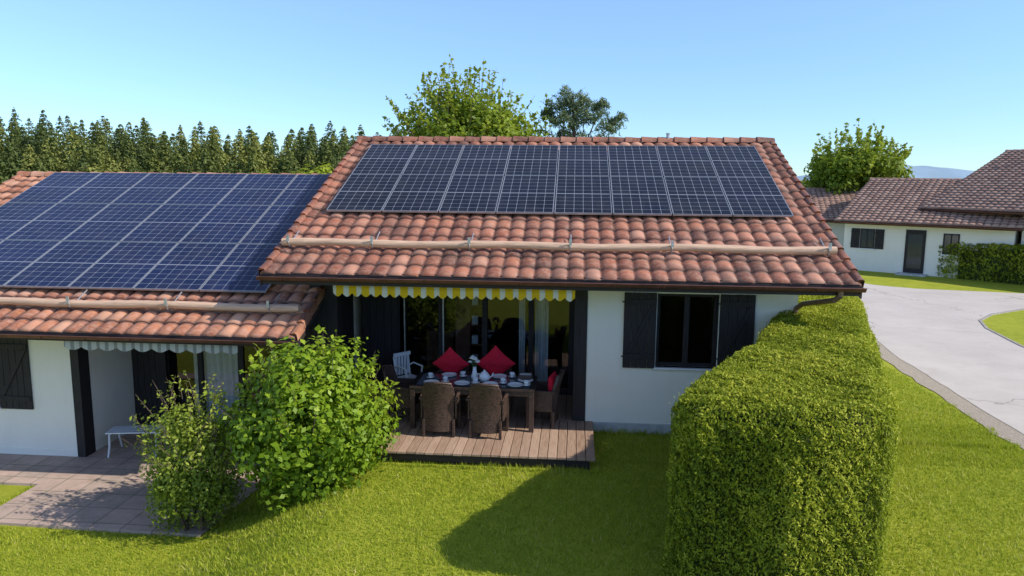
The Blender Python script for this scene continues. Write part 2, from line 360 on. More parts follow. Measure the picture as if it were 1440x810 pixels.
def valance(name,x0,x1,y0,z0,yb,zt,h,per,mat,parent):
    n=int((x1-x0)/.01); V=[];F=[]
    for i in range(n+1):
        x=x0+(x1-x0)*i/n; sc=abs(math.sin(math.pi*(x-x0)/per)); w=.006*math.sin(x*19)
        V+=[(x,yb,zt),(x,y0,z0),(x,y0-.004+w,z0-h*.6),(x,y0-.004+w*1.6,z0-h*.72-h*.28*sc)]
    for i in range(n):
        for k in range(3): F.append((4*i+k,4*i+k+1,4*i+4+k+1,4*i+4+k))
    return np_mesh(name,V,F,mat,parent)
def shutter(name,x0,x1,y,z0,z1,parent):
    mb=MB(); w=x1-x0; nb=max(3,round(w/.13)); bw=w/nb
    for i in range(nb): mb.box(x0+i*bw+.004,x0+(i+1)*bw-.004,y-.03,y,z0,z1)
    for z in (z0+.16,z1-.2): mb.box(x0+.02,x1-.02,y-.05,y-.03,z,z+.09)
    a=Vector((x0+.04,y-.031,z0+.26));b_=Vector((x1-.1,y-.031,z1-.21))
    mb.add([a,a+Vector((.08,0,0)),b_+Vector((.08,0,0)),b_,a+Vector((0,-.018,0)),a+Vector((.08,-.018,0)),b_+Vector((.08,-.018,0)),b_+Vector((0,-.018,0))],[(0,3,2,1),(4,5,6,7),(0,1,5,4),(1,2,6,5),(2,3,7,6),(3,0,4,7)])
    for z in (z0+.205,z1-.155): mb.box(x0-.03,x0+.12,y-.056,y-.05,z-.012,z+.012,1)
    return mb.build(name,[M['dwood'],M['black']],parent,bevel=.003)
def window(name,x0,x1,y,z0,z1,parent,nv=2):
    mb=MB(); f=.06
    mb.box(x0,x1,y,y+.06,z0,z0+f);mb.box(x0,x1,y,y+.06,z1-f,z1)
    mb.box(x0,x0+f,y,y+.06,z0+f,z1-f);mb.box(x1-f,x1,y,y+.06,z0+f,z1-f)
    for i in range(1,nv):
        x=x0+(x1-x0)*i/nv; mb.box(x-.045,x+.045,y-.005,y+.06,z0+f,z1-f)
    mb.build(name+"_frame",[M['dwood']],parent,bevel=.004)
    g=MB(); g.add([(x0+f,y+.03,z0+f),(x1-f,y+.03,z0+f),(x1-f,y+.03,z1-f),(x0+f,y+.03,z1-f)],[(0,1,2,3)]); g.build(name+"_glass",[M['glass']],parent)
# ------------------------------------------------------------------ terrain
def gz(x,y):
    x=np.asarray(x,float); t=np.clip((x+4.9)/2.7,0,1); t=t*t*(3-2*t)
    return -.88*(1-t)+.015*np.sin(x*.9+1)*np.cos(np.asarray(y)*.8)*np.clip((8-np.abs(x))/3,0,1)
ax=np.concatenate([[-4000,-1500,-500,-200,-100,-50,-30,-20],np.arange(-14,10.01,.2),[12,14,17,20,25,30,50,100,200,500,1500,4000]])
ay=np.concatenate([[-4000,-1000,-300,-100,-50,-25,-16],np.arange(-12,4.01,.25),[6,8,12,16,20,25,35,60,100,200,500,1500,4000]])
X,Y=np.meshgrid(ax,ay); Z=gz(X,Y)-.0; V=np.stack([X,Y,Z],-1).reshape(-1,3)
nx=len(ax);ny=len(ay); i,j=np.meshgrid(np.arange(nx-1),np.arange(ny-1)); k=(j*nx+i).ravel()
np_mesh("ground",V,np.stack([k,k+1,k+nx+1,k+nx],1),M['grass'],smooth=True)
def sheet(name,poly,z,mat,thick=0):
    mb=MB()
    if thick: mb.prism([(x,y,z-thick) for x,y in poly],(0,0,thick))
    else: mb.add([(x,y,z) for x,y in poly],[tuple(range(len(poly)))])
    return mb.build(name,[mat])
def wob(poly,amp=.05,step=.35):
    out=[]; r_=random.Random(3)
    for a,b_ in zip(poly,poly[1:]+poly[:1]):
        L=math.dist(a,b_); n=max(1,min(60,int(L/step)))
        for k in range(n):
            t=k/n; out.append((a[0]+(b_[0]-a[0])*t+r_.uniform(-amp,amp),a[1]+(b_[1]-a[1])*t+r_.uniform(-amp,amp)))
    return out
sheet("gravel_verge",wob([(7.95,-14),(8.35,-14),(8.6,.6),(8.9,6.5),(9.6,12),(10.6,18.4),(10.3,18.5),(9.2,12),(8.35,6.6),(8.05,.7)],.06),.012,M['gravel'])
sheet("road",wob([(8.4,-14),(12.2,-14),(12.35,4),(12.6,8.1),(12.95,10.4),(13.45,11.75),(14.4,12.9),(16.2,14.2),(22,16),(40,19),(40,23),(24,18.3),(18.5,17.9),(14.5,18.7),(13.2,19.6),(12.6,21.5),(12.4,27),(12.4,60),(10.8,60),(10.6,27),(10.4,18.4),(9.5,12),(8.75,6.5),(8.5,.6)],.025),.018,M['road'])
mb=MB(); pts=[(12.2,-14),(12.35,4),(12.6,8.1),(12.95,10.4),(13.45,11.75),(14.4,12.9),(16.2,14.2),(22,16),(40,19)]
for a,b_ in zip(pts[:-1],pts[1:]):
    a=Vector((*a,0));b_=Vector((*b_,0)); d=(b_-a).normalized(); nn=Vector((d.y,-d.x,0))*.08
    mb.prism([a,a+nn,b_+nn,b_],(0,0,.035))
mb.build("road_kerb",[M['kerb']])
sheet("terrace_paving",[(-8.35,-2.62),(-4.75,-2.7),(-4.3,1.9),(-13,1.9),(-13,-1.25),(-8.35,-1.25)],-.835,M['paver'],.12)
sheet("terrace_path",[(-13,-2.66),(-8.37,-2.62),(-8.37,-2.1),(-13,-2.1)],-.84,M['paver'],.12)
# ------------------------------------------------------------------ MAIN HOUSE
H1=empty("bungalow_house")
ye,ze,yr,zr=-1.1,2.8438,4.5993,5.2091
Ls=math.hypot(yr-ye,zr-ze); c_,s_=(yr-ye)/Ls,(zr-ze)/Ls; sd=(0,c_,s_); nrm=Vector((0,-s_,c_))
XL,XR=-4.3704,4.9358
def house_roof(x0,x1,dz,yeave,tm,parent,yback):
    z_e=ze+dz+(yeave-ye)*s_/c_; S=(yr-yeave)/c_; zrr=zr+dz
    base=Vector((x0,yeave,z_e))-nrm*.07
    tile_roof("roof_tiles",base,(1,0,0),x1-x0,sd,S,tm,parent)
    Sb=(yback-yr)/c_; zb=zrr-(yback-yr)*s_/c_; nb=Vector((0,s_,c_))
    tile_roof("roof_tiles_back",Vector((x1,yback,zb))-nb*.07,(-1,0,0),x1-x0,(0,-c_,s_),Sb,tm,parent,ns=4)
    t=.13; mb=MB()
    mb.prism([(x0+.02,yeave+.03,z_e-.08),(x0+.02,yeave+.03,z_e-.08-t*.6),(x0+.02,yr,zrr-.08-t),(x0+.02,yback-.03,zb-.08-t*.6),(x0+.02,yback-.03,zb-.08),(x0+.02,yr,zrr-.08)],(x1-x0-.04,0,0))
    for xx in (x0-.012,x1-.018):
        mb.prism([(xx,yeave,z_e-.045),(xx,yeave,z_e-.22),(xx,yr,zrr-.24),(xx,yback,zb-.22),(xx,yback,zb-.045),(xx,yr,zrr-.045)],(.03,0,0))
    mb.build("roof_structure",[M['dwoodx']],parent)
    ridge_caps("ridge_tiles",x0-.02,x1+.02,yr,zrr+.01,tm,parent)
    V=[];F=[];A=[];Dd=[]
    nseg=round(S/.335)
    for side,xx in ((-1,x0),(1,x1)):
        for k in range(nseg):
            a=S*k/nseg;b2=S*(k+1)/nseg+.015; q=random.random(); kk=len(V)
            for s0,hh,dd in ((a,.035,.05),(b2,.0,.5)):
                p=Vector((xx,yeave,z_e))+Vector(sd)*s0+nrm*hh
                for dx,dn in ((-side*.10,-.01),(-side*.07,.035),(side*.0,.045),(side*.03,.02),(side*.03,-.10)):
                    V.append(tuple(p+Vector((dx,0,0))+nrm*dn)); Dd.append(dd)
            for j in range(4): F.append((kk+j,kk+j+1,kk+5+j+1,kk+5+j)); A.append(q)
            F.append((kk,kk+1,kk+2,kk+3)); A.append(q)
    np_mesh("verge_tiles",V,F,tm,parent,A,False,Dd)
    return z_e,S
z_e,S=house_roof(XL,XR,0,ye,M['tile'],H1,10.4)
gutter("gutter",XL-.02,XR+.03,ye-.055,ze-.055,H1)
ylog=-.36; zlog=ze+(ylog-ye)*s_/c_+.12
snow_log("snow_guard_log",-4.28,4.78,ylog,zlog,[-4.15,-2.72,-1.09,.57,2.2,4.65],H1,s_/c_)
pb=Vector((-3.9185,ye,ze))+Vector(sd)*2.1053+nrm*.085
solar("solar_panels",pb,(1,0,0),sd,8,2,8.35/8,3.45/2,H1,M['cell'])
mb=MB()
WX0,WX1=.88,4.35; wt=2.70
mb.box(WX0,2.05,0,.26,0,wt);mb.box(3.07,WX1,0,.26,0,wt);mb.box(2.05,3.07,0,.26,0,1.2);mb.box(2.05,3.07,0,.26,2.47,wt)
for xx in (WX1-.26,-3.95):
    a=.26 if xx>0 else 0
    mb.prism([(xx,a,-.9),(xx,9.4,-.9),(xx,9.4,ze+.0),(xx,yr,zr-.25),(xx,a,ze+(a-ye)*s_/c_-.25)],(.26,0,0))
mb.box(-3.69,WX1-.26,9.14,9.4,-.2,wt+.2)
mb.build("walls",[M['wall']],H1)
mb=MB(); mb.box(WX0,WX1+.02,-.025,0,-.2,.19); mb.box(WX1,WX1+.02,0,9.4,-.2,.19); mb.build("plinth",[M['plinth']],H1,bevel=.006)
mb=MB()
mb.box(XL+.04,XR-.04,-1.07,0,2.705,2.73)
for i in range(8): mb.box(XL+.04,XR-.04,-1.06+i*.132,-1.06+i*.132+.124,2.698,2.705)
mb.box(XL+.03,XR-.03,-1.1,-1.07,2.66,2.86)
mb.build("soffit_boards",[M['dwoodx']],H1)
mb=MB()
mb.box(.66,.88,-.02,.26,.2,2.698); mb.box(-3.69,-3.48,-.02,.2,.0,2.698); mb.box(-3.96,-3.69,-.03,-.001,-.9,2.698)
x=-3.48
while x<-2.75: mb.box(x+.004,x+.136,1.55,1.6,.2,2.6); x+=.14
y=.26
while y<1.5: mb.box(.70,.74,y+.003,y+.137,.2,2.6); mb.box(-3.69,-3.66,y+.003,y+.137,.2,2.6); y+=.14
mb.box(-3.69,.74,-.0,.24,2.60,2.698); 
mb.box(-3.69,.74,.24,1.7,2.62,2.66)
mb.build("dark_timber_cladding",[M['dwood']],H1,bevel=.003)
mb=MB()
for a,b_ in ((-2.75,-2.63),(-1.98,-1.90),(-1.12,-1.02),(-.22,-.12),(.56,.7)): mb.box(a,b_,1.55,1.63,.2,2.6)
mb.box(-2.63,.56,1.56,1.62,.2,.32);mb.box(-2.63,.56,1.56,1.62,2.48,2.6)
mb.build("sliding_door_frames",[M['dwood']],H1,bevel=.004)
mb=MB(); mb.box(-1.895,-1.87,1.53,1.56,.3,2.5); mb.box(-2.66,-2.64,1.53,1.56,.3,2.5); mb.build("door_edge_trim",[M['metal']],H1)
g=MB()
for a,b_ in ((-2.63,-1.98),(-1.90,-1.12),(-1.02,-.22),(-.12,.56)): g.add([(a,1.6,.32),(b_,1.6,.32),(b_,1.6,2.48),(a,1.6,2.48)],[(0,1,2,3)])
g.build("sliding_door_glass",[M['glass']],H1)
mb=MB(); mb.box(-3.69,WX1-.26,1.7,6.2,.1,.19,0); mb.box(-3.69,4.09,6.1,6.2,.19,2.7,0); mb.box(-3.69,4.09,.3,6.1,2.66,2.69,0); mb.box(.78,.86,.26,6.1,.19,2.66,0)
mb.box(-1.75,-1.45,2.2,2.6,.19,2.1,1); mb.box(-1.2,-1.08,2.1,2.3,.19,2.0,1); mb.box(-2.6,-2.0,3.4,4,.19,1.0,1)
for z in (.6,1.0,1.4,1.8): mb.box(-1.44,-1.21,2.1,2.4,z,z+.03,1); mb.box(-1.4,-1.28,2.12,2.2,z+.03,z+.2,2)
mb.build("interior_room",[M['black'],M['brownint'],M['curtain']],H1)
wavy("curtain",-.1,.16,1.78,.25,2.5,M['curtain'],H1); wavy("curtain.001",-.42,-.3,1.78,.25,2.5,M['curtain'],H1)
window("window",2.05,3.07,.1,1.2,2.47,H1,2)
mb=MB(); mb.box(2.02,3.1,-.06,.1,1.165,1.2); mb.build("window_sill",[M['white']],H1,bevel=.005)
mb=MB(); mb.box(2.05,2.07,.0,.1,1.2,2.47); mb.box(3.05,3.07,.0,.1,1.2,2.47); mb.box(2.07,3.05,.0,.1,2.45,2.47); mb.build("window_reveal_lining",[M['dwood']],H1)
shutter("shutter",1.49,2.04,-.012,1.18,2.48,H1); shutter("shutter.001",3.08,3.66,-.012,1.18,2.48,H1)
mb=MB(); mb.tube([(4.62,-1.15,2.75),(4.62,-1.14,2.66),(4.57,-1.05,2.58),(4.36,-.22,2.38),(4.30,-.08,2.28),(4.29,-.06,2.1),(4.29,-.06,0)],.042,12); mb.box(4.24,4.34,-.06,0,1.6,1.63); mb.build("downpipe",[M['pipe']],H1)
mb=MB(); px=2.66; mb.cyl((px,4.55,5.1),(px,4.55,5.36),.04); mb.cyl((px,4.55,5.36),(px,4.55,5.38),.05); mb.build("vent_pipe",[M['metal']],H1)
A1=empty("yellow_striped_awning")
valance("awning_cloth",-3.22,.66,-.99,2.665,-.15,2.685,.2,.155,M['awnY'],A1)
mb=MB(); mb.box(-3.25,.69,-.16,-.03,2.56,2.68); mb.cyl((-3.22,-.985,2.66),(.66,-.985,2.66),.018); mb.build("awning_cassette",[M['white']],A1,bevel=.01)
# ------------------------------------------------------------------ deck
mb=MB(); x=-2.32
while x<.93:
    e=random.uniform(-.012,.006); mb.box(x+.005,x+.140,-1.77+e,-.003,.165,.2+random.uniform(-.002,.002)); x+=.145
x=-3.66
while x<.68:
    mb.box(x+.005,x+.140,.003,1.54,.165,.2); x+=.145
o=mb.build("wooden_deck",[M['deck'],M['deck']],bevel=.004)
mb=MB()
for y in (-1.7,-1.1,-.4): mb.box(-2.3,.93,y,y+.06,.03,.164)
for x in (-2.25,-1.2,-.1,.85): mb.box(x,x+.08,-1.72,-1.64,-.1,.03)
mb.box(-3.69,.74,.0,1.7,-.2,.163)
mb.build("deck_joists",[M['dwoodx']],o)
# ------------------------------------------------------------------ furniture
def chair(loc,rz,name="wicker_chair"):
    mb=MB(); 
    n=10; V=[];F=[]; rows=[(.10,.0,.215),(.42,-.0,.245),(.7,-.03,.268),(.86,-.07,.255),(.93,-.09,.22)]
    for z,yy,w in rows:
        for off in (0,.035):
            for i in range(n+1):
                t=-1+2*i/n; V.append((w*t,yy+.07*t*t+off-.0,z+(.0 if z<.85 else -.035*t*t)))
    m=n+1
    for r in range(len(rows)-1):
        for off,fl in ((0,1),(1,-1)):
            for i in range(n):
                a=(2*r+off)*m+i;b_=(2*r+2+off)*m+i; F.append((a,a+1,b_+1,b_)[::fl])
        for i in (0,n):
            a=(2*r)*m+i; F.append((a,a+m,a+3*m,a+2*m))
    a=(2*len(rows)-2)*m
    for i in range(n): F.append((a+i,a+i+1,a+m+i+1,a+m+i))
    mb.add(V,F,0,True)
    mb.tube([(-.215+.043*i,-.09+.07*((-1+.2*i)**2)+.017,.935-.035*((-1+.2*i)**2)) for i in range(11)],.024,8)
    mb.box(-.25,.25,.06,.52,.30,.42)
    for sx_ in (-1,1):
        x0=sx_*.265
        mb.box(min(x0,x0+sx_*.05),max(x0,x0+sx_*.05),.03,.5,.62,.66)
        mb.box(min(x0,x0+sx_*.03),max(x0,x0+sx_*.03),.07,.48,.30,.62)
        mb.box(min(x0,x0+sx_*.045),max(x0,x0+sx_*.045),.46,.51,0,.62)
        mb.box(min(x0,x0-sx_*.045),max(x0,x0-sx_*.045),.03,.08,0,.3)
    mb.box(-.24,.24,.07,.5,.42,.455,1)
    return mb.build(name,[M['wicker'],M['black']],None,loc,rz,bevel=.008)
D=.2
def cushion(name,loc,rz,tilt,s=.23,d45=True):
    n=12; V=[];F=[]
    for sgn in (1,-1):
        for i in range(n+1):
            for j in range(n+1):
                u=-1+2*i/n; v=-1+2*j/n; th=.085*((1-u**2)*(1-v**2))**.45*(1+.08*math.sin(u*7+v*5))
                uu=u*(1-.08*(1-v*v)) ; vv=v*(1-.08*(1-u*u)); a=(uu-vv)*.7071 if d45 else uu; b_=(uu+vv)*.7071 if d45 else vv
                V.append((a*s,sgn*th,b_*s))
    m=n+1
    for k,fl in ((0,-1),(m*m,1)):
        for i in range(n):
            for j in range(n): q=k+i*m+j; F.append((q,q+1,q+m+1,q+m)[::fl])
    o=np_mesh(name,V,F,M['red'],None,smooth=True); o.location=loc; o.rotation_euler=(tilt,0,rz); return o
chair((-1.50,-1.12,D),R_(2)); chair((-.74,-1.13,D),R_(-4))
chair((.42,-.25,D),R_(84)); chair((-2.52,-.28,D),R_(-92))
chair((-1.52,.66,D),R_(180)); chair((-.72,.66,D),R_(178))
cushion("red_cushion",(-1.56,.50,1.02),0,R_(14),.245); cushion("red_cushion",(-.74,.50,1.05),R_(4),R_(14),.26)
cushion("red_cushion",(.33,-.25,.88),R_(80),R_(-8),.22,False)
mb=MB(); tx0,tx1,ty0,ty1=-2.06,.03,-.72,.16; tz=D+.74
mb.box(tx0,tx1,ty0,ty0+.09,tz-.05,tz);mb.box(tx0,tx1,ty1-.09,ty1,tz-.05,tz);mb.box(tx0,tx0+.09,ty0+.09,ty1-.09,tz-.05,tz);mb.box(tx1-.09,tx1,ty0+.09,ty1-.09,tz-.05,tz)
mb.box(tx0+.03,tx1-.03,ty0+.02,ty1-.02,tz-.13,tz-.052)
mb.box(tx0+.092,tx1-.092,ty0+.092,ty1-.092,tz-.02,tz-.004,1)
for x in (tx0+.01,tx1-.09):
    for y in (ty0+.01,ty1-.09): mb.box(x,x+.08,y,y+.08,D,tz-.05)
mb.build("wicker_dining_table",[M['wicker'],simple("smoked_glass",(.06,.07,.08),.08,.05)],bevel=.006)
def plate(x,y,r=.13):
    mb=MB(); mb.lathe([(0.001,.006),(r*.6,.006),(r,.022),(r+.004,.026),(r,.017),(r*.6,0),(0.001,0)],(0,0,0),24); return mb.build("plate",[M['china']],None,(x,y,tz-.001))
def cup(x,y):
    mb=MB(); mb.lathe([(.001,.012),(.07,.016),(.072,.02),(.03,.008),(.028,.02),(.04,.06),(.044,.085),(.04,.085),(.034,.03),(.001,.025)],(0,0,0),18)
    mb.tube([(.042,0,.075),(.062,0,.07),(.066,0,.05),(.05,0,.035),(.036,0,.035)],.005,6); return mb.build("cup_and_saucer",[M['china']],None,(x,y,tz-.001),random.random()*6)
for x in (-1.72,-1.2,-.72,-.3): plate(x,-.52)
for x in (-1.5,-.62): plate(x,-.02)
plate(-.15,-.22)
for x,y in ((-1.5,-.42),(-.98,-.45),(-.52,-.4),(-1.25,-.05),(-.4,0),(-.12,-.5),(-1.8,-.2)): cup(x,y)
mb=MB(); mb.lathe([(.001,0),(.05,0),(.06,.05),(.04,.13),(.028,.2),(.035,.22),(.028,.215),(.02,.15),(.001,.1)],(0,0,0),18)
for i in range(9):
    a=i*.7; r=.04+.05*random.random(); z=.30+.09*random.random(); p=(r*math.cos(a),r*math.sin(a),z)
    mb.tube([(0,0,.15),(p[0]*.6,p[1]*.6,.25),p],.003,5,1)
    for q in range(7):
        b_=q*.9; mb.lathe([(.001,-.012),(.022,0),(.001,.014)],(p[0]+.02*math.cos(b_),p[1]+.02*math.sin(b_),p[2]+.006*(q%3)),7,2)
mb.build("flower_vase",[M['china'],M['stem'],M['petal']],None,(-1.03,-.2,tz))
mb=MB(); mb.lathe([(.001,0),(.07,0),(.095,.05),(.09,.10),(.05,.15),(.02,.165),(.015,.19),(.001,.195)],(0,0,0),18)
mb.tube([(.08,0,.05),(.13,0,.09),(.15,0,.14)],.012,8); mb.tube([(-.08,0,.12),(-.13,0,.11),(-.13,0,.05),(-.09,0,.04)],.008,8)
mb.build("teapot",[M['china']],None,(-.85,-.28,tz))
mb=MB(); mb.box(-.13,.13,-.09,.09,0,.015,0); 
for a in range(4): mb.box(-.13+(a%2)*.25,-.12+(a%2)*.25,-.09,.09,.015,.09,0)
mb.box(-.12,.12,-.09,-.08,.015,.09,0);mb.box(-.12,.12,.08,.09,.015,.09,0);mb.box(-.1,.1,-.07,.07,.015,.08,1); mb.build("serving_basket",[M['wicker'],M['white']],None,(-.16,-.08,tz),bevel=.003)
mb=MB()
for sx_ in (-1,1):
    mb.tube([(sx_*.2,-.2,0),(sx_*.17,-.15,.45),(sx_*.19,-.17,.66),(sx_*.19,.1,.68),(sx_*.17,.2,.62)],.016,8)
    mb.tube([(sx_*.2,.24,0),(sx_*.16,.17,.42),(sx_*.17,.24,.82)],.016,8)
mb.box(-.17,.17,-.17,.17,.42,.45); 
for i in range(5): mb.box(-.16+i*.068,-.16+i*.068+.045,.19,.215,.46,.84)
mb.box(-.19,.19,.185,.225,.82,.89); mb.build("white_high_chair",[M['white']],None,(-2.42,.85,D),R_(50),bevel=.006)
# ------------------------------------------------------------------ LEFT HOUSE
H2=empty("bungalow_house"); dzL=-.87; yeL=-1.38
z_eL,S2=house_roof(-12.75,-3.72,dzL,yeL,M['tileL'],H2,10.4)
gutter("gutter",-12.8,-3.74,yeL-.055,z_eL-.055,H2)
yl=-.80; zl=ze+dzL+(yl-ye)*s_/c_+.12
snow_log("snow_guard_log",-12.6,-3.86,yl,zl,[-11.4,-9.6,-7.82,-6.1,-4.35],H2,s_/c_)
sb=(-.33-ye)/c_; pb=Vector((-4.6-6*1.195,ye,ze+dzL))+Vector(sd)*sb+nrm*.10
solar("solar_panels",pb,(1,0,0),sd,6,3,1.195,1.735,H2,M['cellB'])
so=z_eL-.14
mb=MB()
mb.box(-9.95,-8.5,0,.26,-.95,so);mb.box(-12.2,-11,0,.26,-.95,so);mb.box(-11,-9.95,0,.26,-.95,.07);mb.box(-11,-9.95,0,.26,1.38,so)
mb.box(-8.62,-8.36,.26,1.7,-.95,so)
mb.prism([(-12.2,.26,-.95),(-12.2,9.4,-.95),(-12.2,9.4,ze+dzL),(-12.2,yr,zr+dzL-.25),(-12.2,.26,ze+dzL+(.26-ye)*s_/c_-.25)],(.26,0,0))
mb.box(-11.9,-3.96,9.14,9.4,-.95,1.9)
mb.build("walls",[M['wall']],H2)
mb=MB()
mb.box(-12.7,-3.98,yeL+.03,0,so,so+.03)
for i in range(10): mb.box(-12.7,-3.98,yeL+.04+i*.132,yeL+.04+i*.132+.124,so-.007,so)
mb.box(-12.72,-3.76,yeL,yeL+.03,so-.02,z_eL-.02)
mb.box(-12.7,-3.98,0,1.8,so,so+.03)
mb.build("soffit_boards",[M['dwoodx']],H2)
mb=MB(); mb.box(-8.5,-8.34,-.03,.26,-.85,so-.008); mb.box(-4.2,-3.97,-.03,.1,-.9,so-.008)
x=-8.36
while x<-7.75: mb.box(x+.003,x+.12,1.6,1.65,-.84,so-.01); x+=.124
for a,b_ in ((-7.75,-7.63),(-6.95,-6.85),(-6.1,-5.98),(-5.1,-5.0),(-4.3,-4.15)): mb.box(a,b_,1.58,1.66,-.84,so-.01)
mb.box(-7.63,-4.3,1.59,1.65,-.84,-.7); mb.box(-7.63,-4.3,1.59,1.65,so-.13,so-.01)
mb.build("dark_timber_frames",[M['dwood']],H2,bevel=.003)
g=MB()
for a,b_ in ((-7.63,-6.95),(-6.85,-6.1),(-5.98,-5.1),(-5.0,-4.3)): g.add([(a,1.62,-.7),(b_,1.62,-.7),(b_,1.62,so-.13),(a,1.62,so-.13)],[(0,1,2,3)])
g.build("sliding_door_glass",[M['glass']],H2)
wavy("curtain",-7.1,-6.05,1.70,-.7,so-.12,M['curtain'],H2,.03,.13)
wavy("curtain.001",-5.0,-4.4,1.72,-.7,so-.12,M['curtain'],H2,.035,.13)
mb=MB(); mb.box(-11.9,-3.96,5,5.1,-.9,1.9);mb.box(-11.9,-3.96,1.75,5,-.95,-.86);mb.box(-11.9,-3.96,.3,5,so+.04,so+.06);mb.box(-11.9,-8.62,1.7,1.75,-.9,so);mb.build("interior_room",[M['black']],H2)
window("window",-11,-9.95,.1,.07,1.38,H2,2); mb=MB(); mb.box(-11.03,-9.92,-.06,.1,.035,.07); mb.build("window_sill",[M['white']],H2,bevel=.005)
wavy("window_curtain",-10.95,-10.1,.3,.1,1.35,M['curtain'],H2,.02)
shutter("shutter",-9.94,-9.3,-.012,.05,1.4,H2)
mb=MB(); mb.box(-12.2,-8.5,-.02,0,-.95,-.72); mb.build("plinth",[M['wall']],H2)
A2=empty("grey_striped_awning")
valance("awning_cloth",-7.72,-4.75,-1.2,so-.02,-.15,so-.015,.19,.3,M['awnG'],A2)
mb=MB(); mb.box(-7.75,-4.72,-.16,-.03,so-.13,so-.02); mb.cyl((-7.72,-1.195,so-.03),(-4.75,-1.195,so-.03),.02); mb.build("awning_cassette",[M['white']],A2,bevel=.01)
mb=MB()
for i in range(4): mb.box(-.5,.5,-.2+i*.105,-.2+i*.105+.095,.42,.445)
for sx_ in (-1,1):
    mb.tube([(sx_*.42,-.2,.41),(sx_*.42,-.22,.2),(sx_*.42,-.3,0)],.02,8); mb.tube([(sx_*.42,.2,.41),(sx_*.42,.22,.2),(sx_*.42,.3,0)],.02,8); mb.cyl((sx_*.42,-.2,.40),(sx_*.42,.2,.40),.02)
mb.build("garden_bench",[M['white']],None,(-7.55,.35,-.835),R_(10),bevel=.004)
# ------------------------------------------------------------------ hedge
def poly_area(P): 
    x,y=P[:,0],P[:,1]; return .5*abs(np.dot(x,np.roll(y,-1))-np.dot(y,np.roll(x,-1)))
def inside(P,q):
    r=np.zeros(len(q),bool); n=len(P)
    for i in range(n):
        a=P[i];b_=P[(i+1)%n]
        c=((a[1]>q[:,1])!=(b_[1]>q[:,1]))&(q[:,0]<(b_[0]-a[0])*(q[:,1]-a[1])/(b_[1]-a[1]+1e-12)+a[0]); r^=c
    return r
def edged(P,q):
    d=np.full(len(q),1e9); g=np.zeros((len(q),2)); n=len(P)
    for i in range(n):
        a=P[i];e=P[(i+1)%n]-a; t=np.clip(((q-a)@e)/(e@e),0,1); v=q-(a+t[:,None]*e); dd=np.linalg.norm(v,axis=1)
        m=dd<d; d[m]=dd[m]; g[m]=v[m]/(dd[m][:,None]+1e-9)
    return d,g
def lump(P):
    x,y,z=P[:,0],P[:,1],P[:,2]
    return .04*np.sin(x*3.3+1.3*np.sin(z*1.7))*np.sin(y*2.9+z*.9)+.022*np.sin(x*13+z*5+2*np.sin(y*4))*np.cos(y*14.3+z*3)+.02*np.sin(z*31+x*19+3*np.sin(y*9))*np.sin(y*27+x*23)
def hedge(name,poly,H,dens,size,mat,z0=0,r=.22,asp=.4):
    P=np.array(poly,float)
    if np.dot(P[:,0],np.roll(P[:,1],-1))-np.dot(P[:,1],np.roll(P[:,0],-1))<0: P=P[::-1]
    pts=[];nor=[]
    A=poly_area(P); n=int(A*dens*1.3); lo=P.min(0);hi=P.max(0)
    q=lo+rng.random((int(n*((hi-lo).prod()/A)),2))*(hi-lo); q=q[inside(P,q)]; d,g=edged(P,q)
    tt=np.clip((r-d)/r,0,1); z=H-r*(1-np.sqrt(np.clip(1-tt**2,0,1))); pts.append(np.c_[q,z]); nor.append(np.c_[-g*tt[:,None],.1+np.sqrt(np.clip(1-tt**2,0,1))])
    for i in range(len(P)):
        a=P[i];b_=P[(i+1)%len(P)]; L=np.linalg.norm(b_-a); m=int(L*(H-r*.6)*dens); t=rng.random(m); zz=rng.random(m)**.9*(H-r*.6)
        e=(b_-a)/L; o=np.array([e[1],-e[0]]); k=np.clip((zz-(H-r))/r,0,1); ins_=r*(1-np.sqrt(1-k**2))
        pts.append(np.c_[a+t[:,None]*(b_-a)-o*ins_[:,None],zz]); nor.append(np.c_[np.tile(o,(m,1))*np.sqrt(1-k**2)[:,None],.2+k])
    p=np.concatenate(pts);nn=np.concatenate(nor); p[:,2]+=z0
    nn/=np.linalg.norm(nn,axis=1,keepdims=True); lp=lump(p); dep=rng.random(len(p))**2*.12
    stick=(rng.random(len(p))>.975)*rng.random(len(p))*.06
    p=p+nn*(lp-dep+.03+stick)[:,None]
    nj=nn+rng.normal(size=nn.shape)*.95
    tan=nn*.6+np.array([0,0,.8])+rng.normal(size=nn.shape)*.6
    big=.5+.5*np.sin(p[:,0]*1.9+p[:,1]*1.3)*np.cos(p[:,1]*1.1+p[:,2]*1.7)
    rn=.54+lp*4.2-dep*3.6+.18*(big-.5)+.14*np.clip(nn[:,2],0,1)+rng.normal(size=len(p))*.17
    core=MB(); ins=[]
    m=len(P)
    for i in range(m):
        a=P[i-1];b_=P[i];c2=P[(i+1)%m]; e1=(b_-a)/np.linalg.norm(b_-a);e2=(c2-b_)/np.linalg.norm(c2-b_); n1=np.array([-e1[1],e1[0]]);n2=np.array([-e2[1],e2[0]])
        k=n1+n2; k/=max(.3,(k@n1)); ins.append((b_,k))
    core.prism([(*(b_+k*.16),z0-.05) for b_,k in ins],(0,0,H-r-.05))
    core.prism([(*(b_+k*(.16+r*.6)),z0+H-r-.1) for b_,k in ins],(0,0,r-.06)) 
    par=empty(name); core.build("hedge_core",[M['core']],par)
    leaves("hedge_foliage",p,nj,size*(.6+.8*rng.random(len(p))),mat,asp,par,tan,rn); return par
